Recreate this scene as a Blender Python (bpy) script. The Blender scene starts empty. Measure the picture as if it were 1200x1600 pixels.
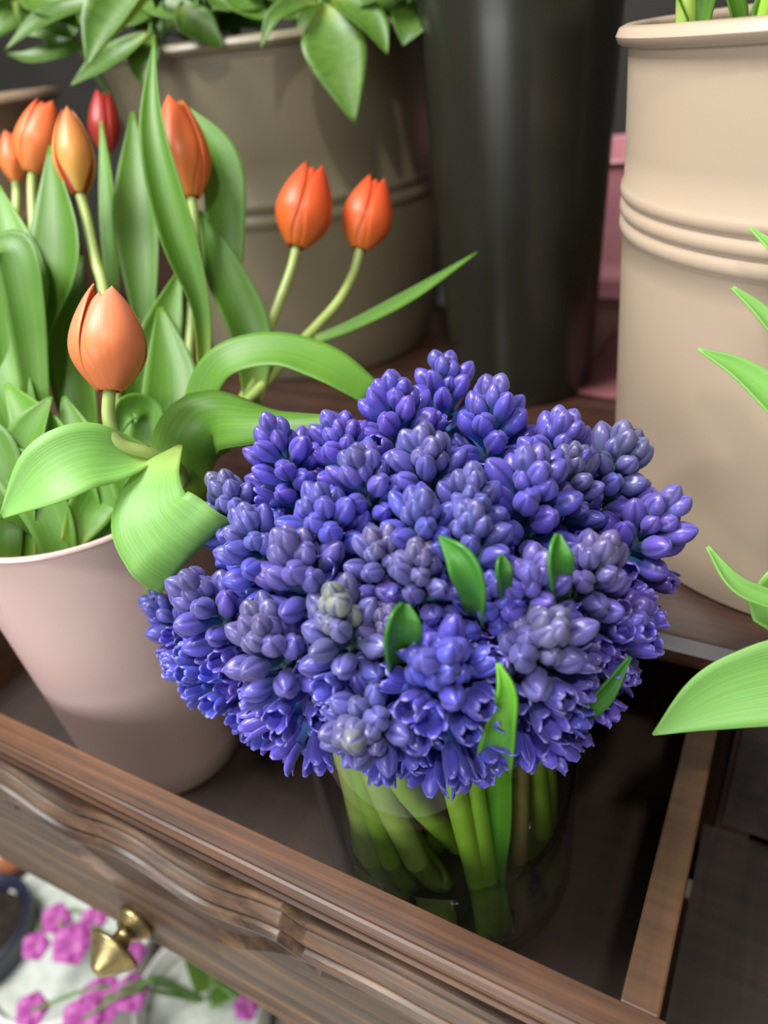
import bpy, bmesh, math, random
from mathutils import Vector, Matrix

# ------------------------------------------------------------------ camera
scene = bpy.context.scene
COL = scene.collection
PI = math.pi
F_PX, CX, CY = 1160.0, 600.0, 800.0
CAM = Vector((0.0, 0.0, 0.515))
_v1 = Vector((-1675 - CX, 337 - CY, F_PX))          # vanishing point of the drawer front
_y2 = -50.0 - CY
_x2 = -(_v1.y * _y2 + F_PX * F_PX) / _v1.x
AX = (-_v1).normalized()                            # world axes seen from the camera (x right, y down, z forward)
AY = Vector((_x2, _y2, F_PX)).normalized()
AZ = AX.cross(AY)
ROT = Matrix((AX, AY, AZ))                          # camera space -> world
cam_data = bpy.data.cameras.new('camera')
cam = bpy.data.objects.new('camera', cam_data)
COL.objects.link(cam)
r_, u_, b_ = ROT @ Vector((1, 0, 0)), ROT @ Vector((0, -1, 0)), ROT @ Vector((0, 0, -1))
cam.matrix_world = Matrix(((r_.x, u_.x, b_.x, CAM.x), (r_.y, u_.y, b_.y, CAM.y), (r_.z, u_.z, b_.z, CAM.z), (0, 0, 0, 1)))
cam_data.sensor_fit = 'VERTICAL'
cam_data.sensor_height = 36.0
cam_data.sensor_width = 27.0
cam_data.lens = 36.0 * F_PX / 1600.0
cam_data.clip_start = 0.01
cam_data.dof.use_dof = True
cam_data.dof.focus_distance = 0.388
cam_data.dof.aperture_fstop = 3.9
scene.camera = cam
FWD = ROT @ Vector((0, 0, 1))
UP = Vector((0, 0, 1))

def P(px, py, depth):
    """point seen at a pixel of the photograph, at a given distance along the view axis"""
    return CAM + ROT @ Vector(((px - CX) / F_PX * depth, (py - CY) / F_PX * depth, depth))
def RAY(px, py):
    return (ROT @ Vector((px - CX, py - CY, F_PX))).normalized()
def ONZ(px, py, z):
    d = RAY(px, py); return CAM + d * ((z - CAM.z) / d.z)

# ------------------------------------------------------------------ light
world = bpy.data.worlds.new('world'); scene.world = world
world.use_nodes = True
bg = world.node_tree.nodes['Background']
bg.inputs[0].default_value = (1.0, 0.985, 0.96, 1)
bg.inputs[1].default_value = 0.17
def area_light(name, loc, target, size, power, color=(1, 1, 1), sizey=None):
    l = bpy.data.lights.new(name, 'AREA'); l.energy = power; l.color = color; l.size = size
    if sizey: l.shape = 'RECTANGLE'; l.size_y = sizey
    o = bpy.data.objects.new(name, l); COL.objects.link(o)
    o.location = loc
    o.rotation_euler = (Vector(target) - Vector(loc)).to_track_quat('-Z', 'Y').to_euler()
    return o
# the shop around the camera: ceiling 2.5 m above the floor, display window behind the camera
area_light('ceiling_panel_offscreen', (-0.90, -0.10, 1.88), (-0.20, 0.38, 0.2), 0.70, 47, (1.0, 0.985, 0.96))
area_light('shop_window_offscreen', (-0.6, -2.4, 0.9), (-0.2, 0.35, 0.1), 1.5, 40, (0.96, 0.98, 1.0))
area_light('ceiling_spot_offscreen', (0.25, -0.55, 1.88), (-0.25, 0.5, 0.25), 0.10, 12, (1.0, 0.95, 0.87))
scene.view_settings.view_transform = 'Standard'
scene.view_settings.look = 'None'
scene.view_settings.gamma = 1.0
scene.view_settings.use_curve_mapping = False
scene.view_settings.exposure = 0.3

# ------------------------------------------------------------------ helpers
def link(o, parent=None):
    COL.objects.link(o)
    if parent is not None:
        o.parent = parent
    return o
def tag(o, label=None, cat=None, group=None, kind=None):
    if label: o['label'] = label
    if cat: o['category'] = cat
    if group: o['group'] = group
    if kind: o['kind'] = kind
    return o
def thing(name, label, cat, loc=(0, 0, 0), group=None):
    o = bpy.data.objects.new(name, None); o.empty_display_size = 0.02
    COL.objects.link(o); o.location = loc
    return tag(o, label, cat, group)
class MB:
    def __init__(s): s.v = []; s.f = []; s.c = []
    def add(s, verts, faces, cols=None):
        n = len(s.v); s.v += [tuple(p) for p in verts]; s.f += [tuple(i + n for i in q) for q in faces]
        s.c += cols if cols else [(0, 0, 0, 1)] * len(verts)
    def box(s, a, b):
        x0, y0, z0 = a; x1, y1, z1 = b
        s.add([(x0,y0,z0),(x1,y0,z0),(x1,y1,z0),(x0,y1,z0),(x0,y0,z1),(x1,y0,z1),(x1,y1,z1),(x0,y1,z1)],
              [(0,3,2,1),(4,5,6,7),(0,1,5,4),(1,2,6,5),(2,3,7,6),(3,0,4,7)])
    def grid(s, rows, closed=False, cols=None):
        """rows: list of rows of points"""
        m = len(rows[0]); v = [p for r in rows for p in r]; f = []
        for i in range(len(rows) - 1):
            for j in range(m if closed else m - 1):
                k = (j + 1) % m
                f.append((i*m+j, i*m+k, (i+1)*m+k, (i+1)*m+j))
        s.add(v, f, cols)
    def lathe(s, prof, seg=48, center=(0, 0), cap0=False, cap1=False):
        rows = [[(center[0] + r*math.cos(2*PI*j/seg), center[1] + r*math.sin(2*PI*j/seg), z) for j in range(seg)] for r, z in prof]
        n = len(s.v); s.grid(rows, True)
        if cap0: s.f.append(tuple(n + seg - 1 - j for j in range(seg)))
        if cap1: s.f.append(tuple(n + (len(rows)-1)*seg + j for j in range(seg)))
    def tube(s, pts, rads, seg=10, cap=True, cols=None):
        pts = [Vector(p) for p in pts]; n = len(pts)
        if not isinstance(rads, (list, tuple)): rads = [rads]*n
        t0 = (pts[1]-pts[0]).normalized()
        u = t0.orthogonal().normalized(); rows = []; base = len(s.v)
        for i, p in enumerate(pts):
            t = (pts[min(i+1,n-1)] - pts[max(i-1,0)]).normalized()
            u = (u - t*u.dot(t)).normalized(); w = t.cross(u)
            rows.append([p + (u*math.cos(2*PI*j/seg) + w*math.sin(2*PI*j/seg))*rads[i] for j in range(seg)])
        s.grid(rows, True, cols=[(i/(n-1), 0, 0, 1) for i in range(n) for j in range(seg)])
        if cap:
            s.f.append(tuple(base + seg - 1 - j for j in range(seg)))
            s.f.append(tuple(base + (n-1)*seg + j for j in range(seg)))
    def mesh(s, name, mat, smooth=True):
        me = bpy.data.meshes.new(name); me.from_pydata(s.v, [], s.f); me.update()
        if mat: me.materials.append(mat)
        ca = me.color_attributes.new('col', 'FLOAT_COLOR', 'POINT')
        flat = [x for c in s.c for x in c]
        ca.data.foreach_set('color', flat)
        if smooth: me.polygons.foreach_set('use_smooth', [True]*len(me.polygons))
        return me
    def build(s, name, mat, parent=None, smooth=True, sharp=None):
        me = s.mesh(name, mat, smooth)
        o = bpy.data.objects.new(name, me)
        link(o, parent)
        if sharp is not None and smooth:
            me.set_sharp_from_angle(angle=sharp)
        return o
def at_world(o):
    """give a child its world-space mesh coordinates below an Empty that is not at the origin"""
    if o.parent: o.matrix_parent_inverse = Matrix.Translation(-o.parent.location)
    return o
def catmull(pts, n):
    pts = [Vector(p) for p in pts]
    if len(pts) == 2: return [pts[0].lerp(pts[1], i/(n-1)) for i in range(n)]
    q = [pts[0]*2 - pts[1]] + pts + [pts[-1]*2 - pts[-2]]
    out = []; m = len(pts) - 1
    for i in range(n):
        x = i/(n-1)*m; k = min(int(x), m-1); t = x-k
        a, b, c, d = q[k:k+4]
        out.append(0.5*((2*b) + (c-a)*t + (2*a-5*b+4*c-d)*t*t + (3*b-a-3*c+d)*t**3))
    return out
def lerp_list(vals, t):
    x = t*(len(vals)-1); k = min(int(x), len(vals)-2)
    return vals[k] + (vals[k+1]-vals[k])*(x-k)
def smooth_list(vals, t):
    x = t*(len(vals)-1); k = min(int(x), len(vals)-2); f = x-k
    q = [2*vals[0]-vals[1]] + list(vals) + [2*vals[-1]-vals[-2]]
    a, b, c, d = q[k:k+4]
    return max(0.0, 0.5*((2*b) + (c-a)*f + (2*a-5*b+4*c-d)*f*f + (3*b-a-3*c+d)*f**3))

# ------------------------------------------------------------------ materials
def new_mat(name):
    m = bpy.data.materials.new(name); m.use_nodes = True
    nt = m.node_tree; return m, nt, nt.nodes['Principled BSDF'], nt.nodes['Material Output']
def N(nt, kind, **kw):
    n = nt.nodes.new(kind)
    for k, v in kw.items():
        if hasattr(n, k): setattr(n, k, v)
    return n
def ramp(nt, stops, fac=None):
    r = nt.nodes.new('ShaderNodeValToRGB'); e = r.color_ramp.elements
    while len(e) < len(stops): e.new(0.5)
    for i, (p, c) in enumerate(stops): e[i].position = p; e[i].color = (*c, 1)
    if fac is not None: nt.links.new(fac, r.inputs[0])
    return r
def mixc(nt, fac, a, b, mode='MIX'):
    m = nt.nodes.new('ShaderNodeMix'); m.data_type = 'RGBA'; m.blend_type = mode
    for sock, val in ((m.inputs[0], fac), (m.inputs[6], a), (m.inputs[7], b)):
        if hasattr(val, 'is_linked'): nt.links.new(val, sock)
        elif isinstance(val, tuple): sock.default_value = (*val[:3], 1)
        else: sock.default_value = val
    return m.outputs[2]
def noise(nt, scale, detail=3, rough=0.5, mapscale=None, coord='Object', rot=None):
    tc = nt.nodes.new('ShaderNodeTexCoord'); n = nt.nodes.new('ShaderNodeTexNoise')
    n.inputs['Scale'].default_value = scale; n.inputs['Detail'].default_value = detail; n.inputs['Roughness'].default_value = rough
    if mapscale:
        mp = nt.nodes.new('ShaderNodeMapping'); mp.inputs['Scale'].default_value = mapscale
        if rot: mp.inputs['Rotation'].default_value = rot
        nt.links.new(tc.outputs[coord], mp.inputs[0]); nt.links.new(mp.outputs[0], n.inputs[0])
    else: nt.links.new(tc.outputs[coord], n.inputs[0])
    return n.outputs[0]
def bump(nt, bsdf, height, strength=0.2, dist=0.002):
    b = nt.nodes.new('ShaderNodeBump'); b.inputs['Strength'].default_value = strength; b.inputs['Distance'].default_value = dist
    nt.links.new(height, b.inputs['Height']); nt.links.new(b.outputs[0], bsdf.inputs['Normal'])

def wood_mat(name, dark, mid, light, grain=(3, 60, 60), rough=0.42, coat=0.0):
    m, nt, b, o = new_mat(name)
    n1 = noise(nt, 1.6, 6, 0.6, grain); n2 = noise(nt, 9, 3, 0.6, (1.0, 14, 14))
    n3 = noise(nt, 6, 3, 0.6)
    r = ramp(nt, [(0.28, dark), (0.5, mid), (0.72, light)], n1)
    c = mixc(nt, 0.28, r.outputs[0], ramp(nt, [(0.35, dark), (0.65, light)], n2).outputs[0])
    c = mixc(nt, ramp(nt, [(0.45, (0, 0, 0)), (0.75, (0.55, 0.55, 0.55))], n3).outputs[0], c, dark)
    nt.links.new(c, b.inputs['Base Color']); b.inputs['Roughness'].default_value = rough
    b.inputs['Coat Weight'].default_value = coat; b.inputs['Coat Roughness'].default_value = 0.3
    bump(nt, b, n1, 0.25, 0.0015)
    return m
M = {}
M['walnut'] = wood_mat('walnut_wood', (0.014, 0.006, 0.004), (0.082, 0.034, 0.015), (0.205, 0.088, 0.034), (0.9, 70, 70), 0.46, 0.05)
M['worn'] = wood_mat('worn_carved_wood', (0.014, 0.008, 0.006), (0.072, 0.040, 0.024), (0.270, 0.148, 0.072), (0.9, 80, 80), 0.46, 0.05)
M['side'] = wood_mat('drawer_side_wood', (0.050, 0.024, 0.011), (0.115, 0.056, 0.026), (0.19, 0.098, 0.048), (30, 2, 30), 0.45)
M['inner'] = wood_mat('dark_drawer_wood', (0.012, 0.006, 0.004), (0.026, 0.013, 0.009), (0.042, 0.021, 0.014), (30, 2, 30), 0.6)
M['dresser'] = wood_mat('dark_dresser_wood', (0.022, 0.010, 0.007), (0.050, 0.022, 0.014), (0.085, 0.038, 0.024), (2, 40, 40), 0.35, 0.2)
M['greywood'] = wood_mat('grey_brown_board_wood', (0.028, 0.021, 0.020), (0.050, 0.038, 0.036), (0.075, 0.056, 0.052), (40, 2, 40), 0.45)

def paint_mat(name, col, col2, rough=0.35, coat=0.3, nscale=5, metallic=0.0):
    m, nt, b, o = new_mat(name)
    n = noise(nt, nscale, 3, 0.55); n2 = noise(nt, 90, 3, 0.6)
    c = ramp(nt, [(0.35, col), (0.68, col2)], n).outputs[0]
    nt.links.new(c, b.inputs['Base Color'])
    b.inputs['Roughness'].default_value = rough; b.inputs['Coat Weight'].default_value = coat
    b.inputs['Coat Roughness'].default_value = 0.18; b.inputs['Metallic'].default_value = metallic
    bump(nt, b, n2, 0.05, 0.0006)
    return m
M['beige'] = paint_mat('beige_enamel', (0.44, 0.34, 0.25), (0.475, 0.37, 0.275), 0.42, 0.25)
M['olive'] = paint_mat('taupe_enamel', (0.205, 0.175, 0.110), (0.23, 0.195, 0.125), 0.45, 0.2)
M['brownpot'] = paint_mat('brown_enamel', (0.27, 0.185, 0.125), (0.30, 0.21, 0.145), 0.4, 0.3)
M['black'] = paint_mat('black_green_glaze', (0.013, 0.013, 0.009), (0.020, 0.020, 0.014), 0.3, 0.2)
M['pinkpot'] = paint_mat('pale_pink_enamel', (0.66, 0.47, 0.43), (0.72, 0.53, 0.49), 0.4, 0.25)
M['pinkglaze'] = paint_mat('dusty_pink_glaze', (0.62, 0.24, 0.30), (0.70, 0.33, 0.37), 0.4, 0.3)
M['mauve'] = paint_mat('mauve_cloth', (0.26, 0.085, 0.10), (0.34, 0.12, 0.14), 0.85, 0.0, 14)
M['whitepot'] = paint_mat('white_ceramic', (0.72, 0.74, 0.70), (0.80, 0.81, 0.77), 0.3, 0.3)
M['navypot'] = paint_mat('navy_ceramic', (0.010, 0.014, 0.032), (0.016, 0.020, 0.045), 0.4, 0.2)
M['terracotta'] = paint_mat('terracotta_clay', (0.42, 0.15, 0.06), (0.52, 0.21, 0.09), 0.8, 0.0)
M['wall'] = paint_mat('dark_wall_paint', (0.024, 0.022, 0.019), (0.034, 0.031, 0.027), 0.85, 0.0)
M['floor'] = paint_mat('pale_floor_tile', (0.50, 0.47, 0.41), (0.58, 0.55, 0.49), 0.5, 0.1)
M['whitepebble'] = paint_mat('pale_pebbles', (0.50, 0.56, 0.50), (0.66, 0.70, 0.64), 0.8, 0.0, 60)
M['soil'] = paint_mat('dark_soil', (0.010, 0.007, 0.005), (0.03, 0.02, 0.014), 0.95, 0.0, 60)

m, nt, b, o = new_mat('antique_brass'); M['brass'] = m
n = noise(nt, 55, 4, 0.6)
nt.links.new(ramp(nt, [(0.32, (0.115, 0.085, 0.045)), (0.6, (0.42, 0.33, 0.15))], n).outputs[0], b.inputs['Base Color'])
b.inputs['Metallic'].default_value = 0.92; b.inputs['Roughness'].default_value = 0.34
bump(nt, b, n, 0.3, 0.0008)

def leaf_mat(name, c1, c2, trans=0.35, rough=0.42, veins=True, tcol=None, vscale=(160, 3, 3)):
    """col attribute: r along the leaf, g across (-1..1 stored 0..1)"""
    m, nt, b, o = new_mat(name)
    at = N(nt, 'ShaderNodeAttribute', attribute_name='col')
    sep = nt.nodes.new('ShaderNodeSeparateColor'); nt.links.new(at.outputs['Color'], sep.inputs[0])
    n1 = noise(nt, 14, 3, 0.5)
    cmb = nt.nodes.new('ShaderNodeCombineXYZ'); nt.links.new(sep.outputs[1], cmb.inputs[0]); nt.links.new(sep.outputs[0], cmb.inputs[1])
    mp = nt.nodes.new('ShaderNodeMapping'); mp.inputs['Scale'].default_value = vscale
    nt.links.new(cmb.outputs[0], mp.inputs[0])
    st = nt.nodes.new('ShaderNodeTexNoise'); st.inputs['Scale'].default_value = 0.35; st.inputs['Detail'].default_value = 2
    nt.links.new(mp.outputs[0], st.inputs[0])
    c = ramp(nt, [(0.3, c1), (0.7, c2)], n1).outputs[0]
    c = mixc(nt, 0.35, c, ramp(nt, [(0.35, tuple(x*0.75 for x in c1)), (0.65, tuple(min(1, x*1.2) for x in c2))], st.outputs[0]).outputs[0])
    # the base of a leaf is paler, towards the stem
    base = ramp(nt, [(0.0, (0.9, 0.9, 0.9)), (0.22, (0, 0, 0))], sep.outputs[0]).outputs[0]
    c = mixc(nt, base, c, (min(1, c2[0]*2.1), min(1, c2[1]*1.35), c2[2]*1.3))
    oi = nt.nodes.new('ShaderNodeObjectInfo')
    hsv = nt.nodes.new('ShaderNodeHueSaturation')
    mr = nt.nodes.new('ShaderNodeMapRange'); mr.inputs[3].default_value = 0.8; mr.inputs[4].default_value = 1.18
    nt.links.new(oi.outputs['Random'], mr.inputs[0]); nt.links.new(mr.outputs[0], hsv.inputs['Value']); nt.links.new(c, hsv.inputs['Color'])
    c = hsv.outputs[0]
    nt.links.new(c, b.inputs['Base Color']); b.inputs['Roughness'].default_value = rough
    bump(nt, b, st.outputs[0], 0.25, 0.0008)
    tr = nt.nodes.new('ShaderNodeBsdfTranslucent')
    tc = tcol or (min(1, c2[0]*2.6+0.05), min(1, c2[1]*1.7+0.05), c2[2]*0.7)
    tr.inputs[0].default_value = (*tc, 1)
    mx = nt.nodes.new('ShaderNodeMixShader'); mx.inputs[0].default_value = trans
    nt.links.new(b.outputs[0], mx.inputs[1]); nt.links.new(tr.outputs[0], mx.inputs[2]); nt.links.new(mx.outputs[0], o.inputs[0])
    return m
M['tleaf'] = leaf_mat('tulip_leaf_green', (0.090, 0.240, 0.028), (0.160, 0.35, 0.048), 0.32)
M['tleaf_pale'] = leaf_mat('tulip_leaf_pale_green', (0.205, 0.47, 0.105), (0.27, 0.55, 0.145), 0.30, 0.45)
M['hleaf'] = leaf_mat('hyacinth_leaf_green', (0.035, 0.16, 0.02), (0.07, 0.27, 0.035), 0.25, 0.28)
M['sheath'] = leaf_mat('hyacinth_sheath_green', (0.12, 0.40, 0.03), (0.18, 0.50, 0.045), 0.3, 0.3)
M['pleaf'] = leaf_mat('foliage_green', (0.062, 0.150, 0.020), (0.115, 0.235, 0.034), 0.34, 0.40, vscale=(10, 60, 3))

def stem_mat(name, c0, c1, trans=0.0):
    m, nt, b, o = new_mat(name)
    at = N(nt, 'ShaderNodeAttribute', attribute_name='col')
    sep = nt.nodes.new('ShaderNodeSeparateColor'); nt.links.new(at.outputs['Color'], sep.inputs[0])
    n1 = noise(nt, 60, 3, 0.5)
    c = ramp(nt, [(0.0, c0), (1.0, c1)], sep.outputs[0]).outputs[0]
    c = mixc(nt, 0.25, c, ramp(nt, [(0.3, tuple(x*0.6 for x in c0)), (0.7, tuple(min(1, x*1.3) for x in c1))], n1).outputs[0])
    nt.links.new(c, b.inputs['Base Color']); b.inputs['Roughness'].default_value = 0.38
    b.inputs['Subsurface Weight'].default_value = 0.15; b.inputs['Subsurface Scale'].default_value = 0.004
    b.inputs['Subsurface Radius'].default_value = (0.6, 1.0, 0.2)
    return m
M['tstem'] = stem_mat('tulip_stem', (0.30, 0.42, 0.10), (0.36, 0.46, 0.14))
M['hstem'] = stem_mat('hyacinth_stem', (0.36, 0.60, 0.055), (0.30, 0.56, 0.05))
M['hstem_pale'] = stem_mat('pale_hyacinth_stem', (0.50, 0.66, 0.16), (0.42, 0.60, 0.10))
M['hstem_brown'] = stem_mat('brownish_hyacinth_stem', (0.34, 0.30, 0.10), (0.30, 0.25, 0.08))
M['pstem'] = stem_mat('foliage_stem', (0.10, 0.20, 0.04), (0.12, 0.26, 0.05))
M['rachis'] = stem_mat('flower_spike_axis', (0.10, 0.20, 0.10), (0.10, 0.12, 0.16))

# hyacinth florets: object colour r = ripeness (green-grey bud .. violet blue), g = hue shift, b = value
m, nt, b, o = new_mat('hyacinth_floret'); M['floret'] = m
at = N(nt, 'ShaderNodeAttribute', attribute_name='col')
sep = nt.nodes.new('ShaderNodeSeparateColor'); nt.links.new(at.outputs['Color'], sep.inputs[0])
oi = nt.nodes.new('ShaderNodeObjectInfo'); so = nt.nodes.new('ShaderNodeSeparateColor'); nt.links.new(oi.outputs['Color'], so.inputs[0])
vio = mixc(nt, so.outputs[1], (0.075, 0.100, 0.68), (0.165, 0.092, 0.60))
gre = mixc(nt, so.outputs[1], (0.165, 0.172, 0.205), (0.160, 0.122, 0.200))
ripe = ramp(nt, [(0.0, (0, 0, 0)), (0.75, (1, 1, 1))], so.outputs[0]).outputs[0]
c = mixc(nt, ripe, gre, vio)
yg = ramp(nt, [(0.0, (0.8, 0.8, 0.8)), (0.07, (0, 0, 0))], so.outputs[0]).outputs[0]
c = mixc(nt, yg, c, (0.36, 0.42, 0.16))
basec = mixc(nt, ripe, (0.14, 0.25, 0.20), (0.04, 0.30, 0.56))
c = mixc(nt, ramp(nt, [(0.15, (0.9, 0.9, 0.9)), (0.70, (0, 0, 0))], sep.outputs[0]).outputs[0], c, basec)
c = mixc(nt, sep.outputs[1], c, (0.045, 0.04, 0.19))            # darker line on each seam
tipn = ramp(nt, [(0.93, (0, 0, 0)), (1.0, (0.4, 0.4, 0.4))], sep.outputs[2]).outputs[0]
c = mixc(nt, tipn, c, (0.55, 0.50, 0.72))
n1 = noise(nt, 260, 3, 0.6, (1, 1, 0.25))
c = mixc(nt, ramp(nt, [(0.35, (0.34, 0.34, 0.34)), (0.6, (0, 0, 0))], n1).outputs[0], c, (0.10, 0.09, 0.36))
hsv = nt.nodes.new('ShaderNodeHueSaturation'); nt.links.new(so.outputs[2], hsv.inputs['Value']); nt.links.new(c, hsv.inputs['Color'])
nt.links.new(hsv.outputs[0], b.inputs['Base Color'])
b.inputs['Roughness'].default_value = 0.30; b.inputs['Specular IOR Level'].default_value = 0.5
b.inputs['Sheen Weight'].default_value = 0.1
bump(nt, b, n1, 0.12, 0.0006)
tr = nt.nodes.new('ShaderNodeBsdfTranslucent'); tr.inputs[0].default_value = (0.22, 0.20, 0.85, 1)
mx = nt.nodes.new('ShaderNodeMixShader'); mx.inputs[0].default_value = 0.08
nt.links.new(b.outputs[0], mx.inputs[1]); nt.links.new(tr.outputs[0], mx.inputs[2]); nt.links.new(mx.outputs[0], o.inputs[0])

# tulip petals: object colour is the petal colour, col.r along the petal
def petal_mat(name, low, mid, top):
    m, nt, b, o = new_mat(name)
    at = N(nt, 'ShaderNodeAttribute', attribute_name='col')
    sep = nt.nodes.new('ShaderNodeSeparateColor'); nt.links.new(at.outputs['Color'], sep.inputs[0])
    cmb = nt.nodes.new('ShaderNodeCombineXYZ'); nt.links.new(sep.outputs[1], cmb.inputs[0]); nt.links.new(sep.outputs[0], cmb.inputs[1])
    mp = nt.nodes.new('ShaderNodeMapping'); mp.inputs['Scale'].default_value = (60, 1.6, 1); nt.links.new(cmb.outputs[0], mp.inputs[0])
    st = nt.nodes.new('ShaderNodeTexNoise'); st.inputs['Scale'].default_value = 0.5; nt.links.new(mp.outputs[0], st.inputs[0])
    c = ramp(nt, [(0.0, low), (0.35, mid), (1.0, top)], sep.outputs[0]).outputs[0]
    c = mixc(nt, ramp(nt, [(0.35, (0.3, 0.3, 0.3)), (0.65, (0, 0, 0))], st.outputs[0]).outputs[0], c, tuple(x*0.78 for x in mid))
    nt.links.new(c, b.inputs['Base Color']); b.inputs['Roughness'].default_value = 0.42
    bump(nt, b, st.outputs[0], 0.15, 0.0006)
    tr = nt.nodes.new('ShaderNodeBsdfTranslucent'); tr.inputs[0].default_value = (min(1, mid[0]*1.2), mid[1]*0.8, mid[2]*0.5, 1)
    mx = nt.nodes.new('ShaderNodeMixShader'); mx.inputs[0].default_value = 0.22
    nt.links.new(b.outputs[0], mx.inputs[1]); nt.links.new(tr.outputs[0], mx.inputs[2]); nt.links.new(mx.outputs[0], o.inputs[0])
    return m
M['peach'] = petal_mat('peach_petal', (0.78, 0.22, 0.075), (0.88, 0.27, 0.095), (0.90, 0.33, 0.19))
M['orange'] = petal_mat('orange_petal', (0.72, 0.20, 0.030), (0.80, 0.135, 0.030), (0.70, 0.075, 0.025))
M['orange2'] = petal_mat('soft_orange_petal', (0.72, 0.26, 0.045), (0.84, 0.22, 0.060), (0.80, 0.13, 0.045))
M['yellow'] = petal_mat('yellow_orange_petal', (0.62, 0.40, 0.05), (0.68, 0.33, 0.07), (0.62, 0.17, 0.07))
M['redp'] = petal_mat('red_petal', (0.40, 0.05, 0.03), (0.40, 0.03, 0.02), (0.35, 0.02, 0.02))
M['magenta'] = petal_mat('magenta_petal', (0.60, 0.16, 0.50), (0.56, 0.09, 0.46), (0.60, 0.14, 0.52))

def clear_mat(name, tint, ior=1.45, rough=0.02):
    m, nt, b, o = new_mat(name); nt.nodes.remove(b)
    t = nt.nodes.new('ShaderNodeBsdfTransparent'); t.inputs[0].default_value = (*tint, 1)
    g = nt.nodes.new('ShaderNodeBsdfGlossy'); g.inputs['Roughness'].default_value = rough
    lw = nt.nodes.new('ShaderNodeLayerWeight'); lw.inputs[0].default_value = 0.5
    pw = nt.nodes.new('ShaderNodeMath'); pw.operation = 'POWER'; pw.inputs[1].default_value = 3.2
    nt.links.new(lw.outputs['Facing'], pw.inputs[0])
    fr = nt.nodes.new('ShaderNodeMath'); fr.operation = 'MULTIPLY_ADD'; fr.inputs[1].default_value = 0.85; fr.inputs[2].default_value = 0.05
    nt.links.new(pw.outputs[0], fr.inputs[0])
    mx = nt.nodes.new('ShaderNodeMixShader')
    nt.links.new(fr.outputs[0], mx.inputs[0]); nt.links.new(t.outputs[0], mx.inputs[1]); nt.links.new(g.outputs[0], mx.inputs[2])
    nt.links.new(mx.outputs[0], o.inputs[0]); return m
M['glass'] = clear_mat('clear_vase_glass', (0.97, 0.985, 0.975))
m, nt, b, o = new_mat('vase_water'); M['water'] = m
b.inputs['Base Color'].default_value = (0.93, 0.97, 0.92, 1); b.inputs['Transmission Weight'].default_value = 1.0
b.inputs['IOR'].default_value = 1.33; b.inputs['Roughness'].default_value = 0.0

# ------------------------------------------------------------------ setting
def struct(name, mb, mat, smooth=False):
    o = mb.build(name, mat, smooth=smooth); o['kind'] = 'structure'; return o
FLOOR_Z = -0.62
mb = MB(); mb.box((-4.5, -2.6, FLOOR_Z - 0.05), (3.5, 1.62, FLOOR_Z)); struct('floor', mb, M['floor'])
mb = MB(); mb.box((-4.5, 1.5, FLOOR_Z), (3.5, 1.62, 3.0)); struct('wall_back', mb, M['wall'])

# ------------------------------------------------------------------ dresser
TOP_Z = 0.175; FRONT_Y = 0.392
DX0, DX1 = -0.668, 0.003            # the drawer's outer sides
dresser = thing('dresser', 'dark brown wooden dresser carrying the tall flower buckets', 'dresser', (-0.33, 0.9, FLOOR_Z))
mb = MB()
prof = [(FRONT_Y - 0.004, TOP_Z - 0.030), (FRONT_Y - 0.010, TOP_Z - 0.022), (FRONT_Y - 0.012, TOP_Z - 0.012), (FRONT_Y - 0.008, TOP_Z - 0.003), (FRONT_Y, TOP_Z)]
rows = [[(x, y, z) for x in (-1.5, 0.72)] for y, z in prof]
rows = [[(x, 1.45, TOP_Z - 0.030) for x in (-1.5, 0.72)]] + rows + [[(x, 1.45, TOP_Z) for x in (-1.5, 0.72)]]
mb.grid(rows + [rows[0]])
n = len(rows)
mb.f.append(tuple(2*i for i in range(n))); mb.f.append(tuple(2*i + 1 for i in reversed(range(n))))
at_world(mb.build('dresser_top', M['dresser'], dresser, sharp=0.6))
def dpart(name, a, b, mat='dresser'):
    mb = MB(); mb.box(a, b); return at_world(mb.build(name, M[mat], dresser, smooth=False))
dpart('side_panel', (-1.47, FRONT_Y + 0.012, FLOOR_Z), (-1.44, 1.44, TOP_Z - 0.03))
dpart('side_panel', (0.66, FRONT_Y + 0.012, FLOOR_Z), (0.69, 1.44, TOP_Z - 0.03))
dpart('divider_panel', (DX1 + 0.008, FRONT_Y + 0.012, FLOOR_Z + 0.05), (DX1 + 0.032, 1.44, TOP_Z - 0.03))
dpart('divider_panel', (DX0 - 0.032, FRONT_Y + 0.012, FLOOR_Z + 0.05), (DX0 - 0.008, 1.44, TOP_Z - 0.03))
dpart('bottom_panel', (-1.44, FRONT_Y + 0.03, FLOOR_Z + 0.05), (0.66, 1.44, FLOOR_Z + 0.07))
dpart('drawer_rail', (DX0 - 0.008, FRONT_Y + 0.012, -0.135), (DX1 + 0.008, FRONT_Y + 0.05, -0.108))
dpart('closed_drawer_front', (DX1 + 0.012, FRONT_Y + 0.004, -0.012), (0.655, FRONT_Y + 0.03, TOP_Z - 0.036), 'greywood')
# an open shelf board below, to the right of the pulled-out drawer
dpart('lower_board', (DX1 + 0.0005, 0.02, -0.046), (0.655, FRONT_Y + 0.012, -0.030), 'greywood')
dpart('lower_board_front', (DX1 + 0.0005, 0.002, -0.12), (0.655, 0.02, -0.022), 'walnut')

# ------------------------------------------------------------------ drawer pulled out of the dresser
RZ = 0.130; IY = 0.1778
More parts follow.
